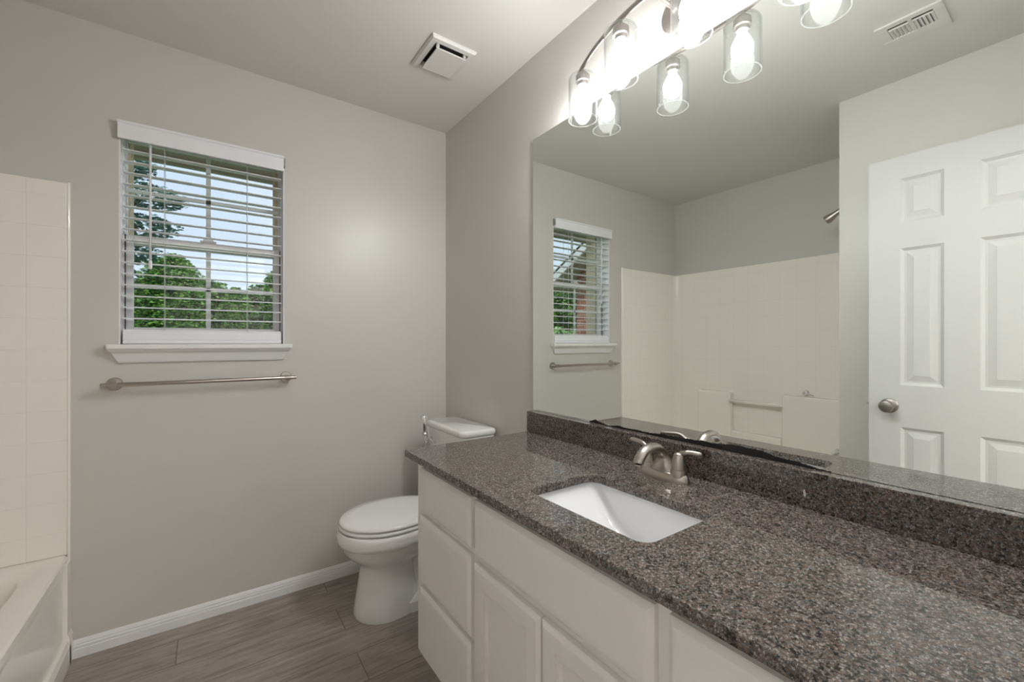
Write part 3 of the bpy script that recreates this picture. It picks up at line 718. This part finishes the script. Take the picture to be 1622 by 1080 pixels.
for k in range(4):
    y = LYC + .345 - k * .230; x = barx(y) + .003
    if first is None:
        b = B(); lathe(b, [(.004, BZ - .006), (.008, BZ - .012), (.020, BZ - .025), (.024, BZ - .029), (.0245, BZ - .034), (.0245, BZ - .050), (.0185, BZ - .052), (.0185, BZ - .063), (.014, BZ - .064)], (0, 0, 0), n=28)
        so = sharp(obj('lamp_socket', b, M_NICKD, vl), 25)
        # glass shade: straight cylinder, rounded shoulder, open at the bottom
        zt, zb, R, th = BZ - .030, 1.988, .0505, .003
        prof = [(.0245, zt), (R - .012, zt), (R - .004, zt - .003), (R, zt - .011), (R, zb), (R - th, zb), (R - th, zt - .012), (R - .006, zt - .006), (R - .012, zt - th), (.0245, zt - th)]
        b = B(); Lg = lathe(b, prof, n=48, cap0=False, cap1=False)
        for f in b.faces:
            c = f.calc_center_median()
            if c.z < zb + .0005: f.material_index = 1
        sg = obj('glass_shade', b, [M_GLASS, M_RIM], so, smooth=True); sharp(sg, 50)
        b = B(); lathe(b, [(.0125, 2.112), (.0135, 2.100), (.018, 2.092), (.0245, 2.080), (.0285, 2.068), (.0298, 2.056), (.0285, 2.044), (.024, 2.034), (.016, 2.0275), (.006, 2.025)], n=28)
        for f in b.faces:
            if f.calc_center_median().z > 2.064: f.material_index = 1      # the half above the LED plate glows less
        bb = obj('bulb', b, [M_BULB, M_NECK], so, smooth=True)
        first = (so, sg, bb)
    else:
        so = first[0].copy(); C.objects.link(so)
        for q in first[1:]:
            c = q.copy(); C.objects.link(c); c.parent = so
    so.location = (x, y, 0)

# ================================================================== CEILING FITTINGS
fx0, fx1, fy0, fy1 = .731, .934, 1.570, 1.793
ef = thing('exhaust_fan', ((fx0 + fx1) / 2, (fy0 + fy1) / 2, H), 'square white ceiling exhaust fan cover with dark side slots', 'exhaust fan')
b = B()
R = lambda d, z: [(fx0 + d, fy0 + d, z), (fx1 - d, fy0 + d, z), (fx1 - d, fy1 - d, z), (fx0 + d, fy1 - d, z)]
rings(b, [R(0, H - .0005), R(0, H - .006), R(.006, H - .014), R(.026, H - .016), R(.030, H - .004)], True, False)
for f in b.faces: f.smooth = False
obj('cover_frame', b, M_VENT, ef)
b = B(); box(b, fx0 + .03, fx1 - .03, fy0 + .03, fy1 - .03, H - .006, H - .0035); obj('black_backing', b, M_DARK, ef)  # flat black sheet standing in for shade inside the fan housing
b = B(); i = .034
box(b, fx0 + i, fx1 - i, fy0 + i, fy1 - i, H - .032, H - .026)
for sx_ in (fx0 + i, fx1 - i - .012):
    for sy_ in (fy0 + i, fy1 - i - .012): box(b, sx_, sx_ + .012, sy_, sy_ + .012, H - .024, H - .006)
obj('centre_panel', b, M_VENT, ef, bevel=.002)

vx0, vx1, vy0, vy1 = -.053, .132, .352, .546
av = thing('air_vent', ((vx0 + vx1) / 2, (vy0 + vy1) / 2, H), 'white slotted ceiling air register seen in the top right of the mirror', 'air vent')
b = B(); z0, z1 = H - .008, H - .0005
ix0, ix1, iy0, iy1 = vx0 + .060, vx1 - .030, vy0 + .030, vy1 - .034
box(b, vx0, ix0, vy0, vy1, z0, z1); box(b, ix1, vx1, vy0, vy1, z0, z1); box(b, ix0, ix1, vy0, iy0, z0, z1); box(b, ix0, ix1, iy1, vy1, z0, z1)
xs_ = ix1 - .017; ym = (iy0 + iy1) / 2
box(b, xs_ - .005, xs_, iy0, iy1, z0, z1); box(b, ix0, ix1, ym - .006, ym + .006, z0, z1)
obj('frame', b, M_VENT, av, bevel=.002)
b = B(); box(b, ix0, ix1, iy0, iy1, H - .0022, H - .0012); obj('black_backing', b, M_DARK, av)  # black sheet behind the louvers, shade of the duct as colour
for (a0, a1, tilt) in ((iy0, ym - .006, -.0035), (ym + .006, iy1, .0030)):
    for k in range(5):
        y = a0 + (a1 - a0) * (k + .5) / 5; hw = (a1 - a0) / 10 * (.40 if tilt < 0 else .26)
        b = B(); prism(b, [(y - hw + tilt, H - .0078), (y + hw + tilt, H - .0078), (y + hw - tilt, H - .003), (y - hw - tilt, H - .003)], 'X', ix0, xs_ - .006); obj('louver', b, M_VENT, av)

# ================================================================== TOILET (faces the tub, tank against the mirror wall)
TY = 1.915
to = thing('toilet', (.8, TY, 0), 'white elongated toilet with closed lid between the vanity and the window wall', 'toilet')
def egg(xf, xb, hw, z, n=44, back=2.6, cxf=.46):
    """outline: round at the front (low x), squarer behind"""
    xc = xf + (xb - xf) * cxf; pts = []
    for k in range(n):
        a = 2 * PI * k / n; c, s = math.cos(a), math.sin(a)
        if c < 0: x = xc + (xc - xf) * c; y = hw * s
        else:
            e = 2 / back; x = xc + (xb - xc) * math.copysign(abs(c) ** e, c); y = hw * math.copysign(abs(s) ** e, s)
        pts.append((x, TY + y, z))
    return pts
XF = .449
b = B()
rings(b, [egg(.520, .800, .124, 0), egg(.517, .800, .126, .012), egg(.523, .797, .120, .05), egg(.534, .79, .109, .12), egg(.544, .785, .099, .19), egg(.545, .79, .099, .215),
          egg(.535, .82, .115, .235), egg(.500, .86, .146, .262), egg(.476, .885, .166, .292), egg(.466, .90, .175, .322), egg(.4635, .90, .1765, .326), egg(.452, .905, .186, .329), egg(.449, .91, .190, .345), egg(.448, .91, .1905, .372), egg(.453, .91, .186, .383),
          egg(.452, .905, .178, .386), egg(.50, .85, .13, .386), egg(.52, .84, .115, .36), egg(.56, .80, .08, .27)], True, True)
o = obj('bowl', b, M_PORC, to, smooth=True); sharp(o, 70)
b = B()   # trapway and rear foot
rings(b, [rrect(.70, 1.06, TY - .118, TY + .118, .05, 0), rrect(.70, 1.06, TY - .118, TY + .118, .05, .045), rrect(.72, 1.05, TY - .095, TY + .095, .05, .062)])
rings(b, [rrect(.72, 1.02, TY - .070, TY + .070, .05, .05), rrect(.72, 1.03, TY - .072, TY + .072, .05, .20), rrect(.74, 1.06, TY - .10, TY + .10, .05, .26), rrect(.80, 1.10, TY - .12, TY + .12, .05, .33), rrect(.82, 1.115, TY - .14, TY + .14, .05, .385)])
sharp(obj('rear_base', b, M_PORC, to), 50)
b = B(); rings(b, [egg(XF + .014, .905, .178, .3905, back=2.3), egg(XF + .009, .905, .182, .394, back=2.3), egg(XF + .010, .905, .181, .402, back=2.3), egg(XF + .018, .90, .174, .4055, back=2.3)]); sharp(obj('seat', b, M_SEAT, to), 70)
b = B(); rings(b, [egg(XF + .016, .912, .175, .4085, back=2.3), egg(XF + .010, .912, .181, .412, back=2.3), egg(XF + .010, .912, .181, .420, back=2.3), egg(XF + .019, .91, .174, .427, back=2.3), egg(XF + .06, .89, .14, .4305, back=2.3), egg(XF + .14, .83, .08, .4315, back=2.3)]); sharp(obj('lid', b, M_SEAT, to), 70)
for s in (-1, 1):
    b = B(); lathe(b, [(.014, -.03), (.014, .03)], (.905, TY + s * .075, .408), 'Y', 16); obj('seat_hinge', b, M_SEAT, to, bevel=.003, smooth=False)
b = B()
rings(b, [rrect(.968, 1.115, TY - .185, TY + .185, .03, .380), rrect(.962, 1.120, TY - .195, TY + .195, .03, .42), rrect(.954, 1.126, TY - .203, TY + .203, .028, .756)]); sharp(obj('tank', b, M_PORC, to), 50)
b = B(); T0, T1, TX0, TX1 = 1.708, 2.128, .938, 1.134
rings(b, [rrect(TX0 + .008, TX1 - .004, T0 + .008, T1 - .008, .03, .757), rrect(TX0 + .001, TX1, T0 + .001, T1 - .001, .032, .763), rrect(TX0, TX1, T0, T1, .032, .778), rrect(TX0 + .003, TX1 - .003, T0 + .003, T1 - .003, .03, .785), rrect(TX0 + .012, TX1 - .012, T0 + .012, T1 - .012, .025, .789)])
sharp(obj('tank_lid', b, M_PORC, to), 60)
b = B(); lathe(b, [(.011, 0), (.011, .008), (.006, .010), (.006, .02)], (.957, TY + .15, .70), 'X', 14, sign=-1); tube(b, [(.938, TY + .15, .70), (.934, TY + .12, .698), (.934, TY + .07, .694)], [.006, .006, .0075], 10); sharp(obj('flush_lever', b, M_CHROME, to))
for s in (-1, 1):
    b = B(); lathe(b, [(.013, 0), (.013, .008), (.008, .016), (.002, .018)], (.86, TY + s * .106, .045), n=14); obj('bolt_cap', b, M_PORC, to, smooth=True)

# ================================================================== BIDET SPRAYER hanging on the tank corner
bd = thing('bidet_sprayer', (.93, 2.085, .74), 'small chrome hand bidet sprayer hanging at the front corner of the toilet tank', 'bidet sprayer')
bx, by = .918, 2.075
b = B(); tube(b, bez([(.946, by, .792), (.935, by, .7955), (bx + .008, by, .79), (bx + .006, by, .74)], 12), (.0055), 10); lathe(b, [(.015, -.010), (.017, -.004), (.017, .004), (.015, .010)], (bx, by - .006, .722), 'X', 18); sharp(obj('holder', b, M_CHROME, bd))
b = B(); tube(b, bez([(bx + .002, by + .012, .812), (bx, by + .004, .808), (bx, by - .002, .790), (bx, by - .008, .755), (bx, by - .014, .712), (bx, by - .016, .690)], 20), [.0125, .0135, .0125, .0105] + [.009] * 7 + [.0085] * 10, 14)
lathe(b, [(.015, -.012), (.016, -.006), (.016, .003), (.011, .006)], (bx, by + .010, .809), 'Y', 18); sharp(obj('spray_handle', b, M_CHROME, bd))
b = B(); tube(b, [(bx - .004, by - .006, .782), (bx - .008, by - .012, .76), (bx - .009, by - .015, .738)], [.004, .0035, .003], 8); obj('trigger', b, M_DARK, bd)
b = B(); tube(b, bez([(bx, by - .016, .692), (bx - .004, by - .014, .60), (bx - .01, by + .05, .42), (bx + .05, by + .11, .36), (bx + .10, by + .12, .28), (bx + .16, by + .12, .20)], 36), .0065, 10); obj('hose', b, M_STEEL, bd, smooth=True)
b = B(); lathe(b, [(.014, 0), (.014, .02), (.009, .022), (.009, .05)], (WX - .001, by + .12, .19), 'X', 14, sign=-1); tube(b, [(WX - .045, by + .12, .19), (bx + .16, by + .12, .195)], .007, 10); sharp(obj('shutoff_valve', b, M_CHROME, bd))

# ================================================================== DOOR (open, folded back towards the wall)
DX, DT, DYE, DYH, DZT = -.250, .035, .660, -.055, 2.036
dr = thing('door_1', (DX, DYH, .01), 'white six-panel door standing open with a nickel knob, seen in the mirror', 'door', kind='structure')
def door_face(bm, x, s):
    """panelled face at x, s = direction the face looks along X"""
    ys = [DYH, .092 - .002, .300, .404, .545, DYE]
    ys = [DYH, DYH + .118, .304, .408, .548, DYE]
    zs = [.01, .25, .820, 1.008, 1.622, 1.735, 1.935, DZT]
    V = [[bm.verts.new((x, y, z)) for z in zs] for y in ys]; pan = []
    for i in range(len(ys) - 1):
        for j in range(len(zs) - 1):
            f = bm.faces.new((V[i][j], V[i + 1][j], V[i + 1][j + 1], V[i][j + 1]))
            if i in (1, 3) and j in (1, 3, 5): pan.append((ys[i], ys[i + 1], zs[j], zs[j + 1])); bm.faces.remove(f)
    for (a, c, d, e) in pan:
        R = lambda dd, xx: [(xx, a + dd, d + dd), (xx, c - dd, d + dd), (xx, c - dd, e - dd), (xx, a + dd, e - dd)]
        rings(bm, [R(0, x), R(.004, x - s * .003), R(.012, x - s * .0085), R(.020, x - s * .0085), R(.042, x - s * .003), R(.044, x - s * .0022)], False, True)
b = B(); door_face(b, DX, 1); door_face(b, DX - DT, -1)
for (p, q) in (((DYH, .01), (DYE, .01)), ((DYE, .01), (DYE, DZT)), ((DYE, DZT), (DYH, DZT)), ((DYH, DZT), (DYH, .01))):
    add(b, [(DX, *p), (DX, *q), (DX - DT, *q), (DX - DT, *p)], [(0, 1, 2, 3)])
bmesh.ops.remove_doubles(b, verts=b.verts, dist=1e-5)
for f in b.faces: f.smooth = False
obj('door_leaf', b, M_DOOR, dr)
for s, x in ((1, DX), (-1, DX - DT)):
    b = B(); lathe(b, [(.033, 0), (.033, .004), (.027, .009), (.012, .011), (.011, .026), (.018, .032), (.026, .042), (.0275, .052), (.024, .060), (.014, .0645), (.006, .0645), (.006, .063)], (x, .586, .912), 'X', 30, sign=s); sharp(obj('knob', b, M_NICKD, dr), 40)
b = B(); box(b, DX - .030, DX - .005, DYE - .001, DYE + .0012, .885, .945); tube(b, [(DX - .0175, DYE, .915), (DX - .0175, DYE + .011, .915)], .0065, 10); obj('latch', b, M_CHROME, dr)
for z in (.25, 1.05, 1.85):
    b = B(); tube(b, [(DX + .004, DYH + .004, z - .045), (DX + .004, DYH + .004, z + .045)], .0055, 10); obj('hinge', b, M_NICKD, dr)

# ================================================================== FILL UPLIGHTER (added unseen in the hallway to brighten the room)
HX, HY = 1.45, -2.1
hl = thing('fill_lamp', (HX, HY, 0), 'unseen nickel uplighter added as fill light in the hallway beyond the doorway', 'lamp')
b = B(); lathe(b, [(.15, 0), (.15, .012), (.03, .03), (.012, .04)], (HX, HY, 0), n=32); sharp(obj('base', b, M_NICKD, hl))
b = B(); tube(b, [(HX, HY, .035), (HX, HY, 1.70)], .011, 14); sharp(obj('pole', b, M_NICKD, hl))
b = B(); lathe(b, [(.02, 1.69), (.09, 1.715), (.16, 1.77), (.19, 1.83), (.185, 1.83), (.155, 1.775), (.085, 1.722), (.0, 1.705)], (HX, HY, 0), n=32, cap0=True, cap1=False); sharp(obj('bowl', b, M_NICKD, hl))
ld = bpy.data.lights.new('fill_uplight', 'AREA'); ld.shape = 'DISK'; ld.size = .30; ld.energy = HALL_FILL; ld.color = (.98, .99, 1)
lo = bpy.data.objects.new('fill_uplight', ld); C.objects.link(lo); lo.location = (HX, HY, 1.80); lo.rotation_euler = (PI, 0, 0)
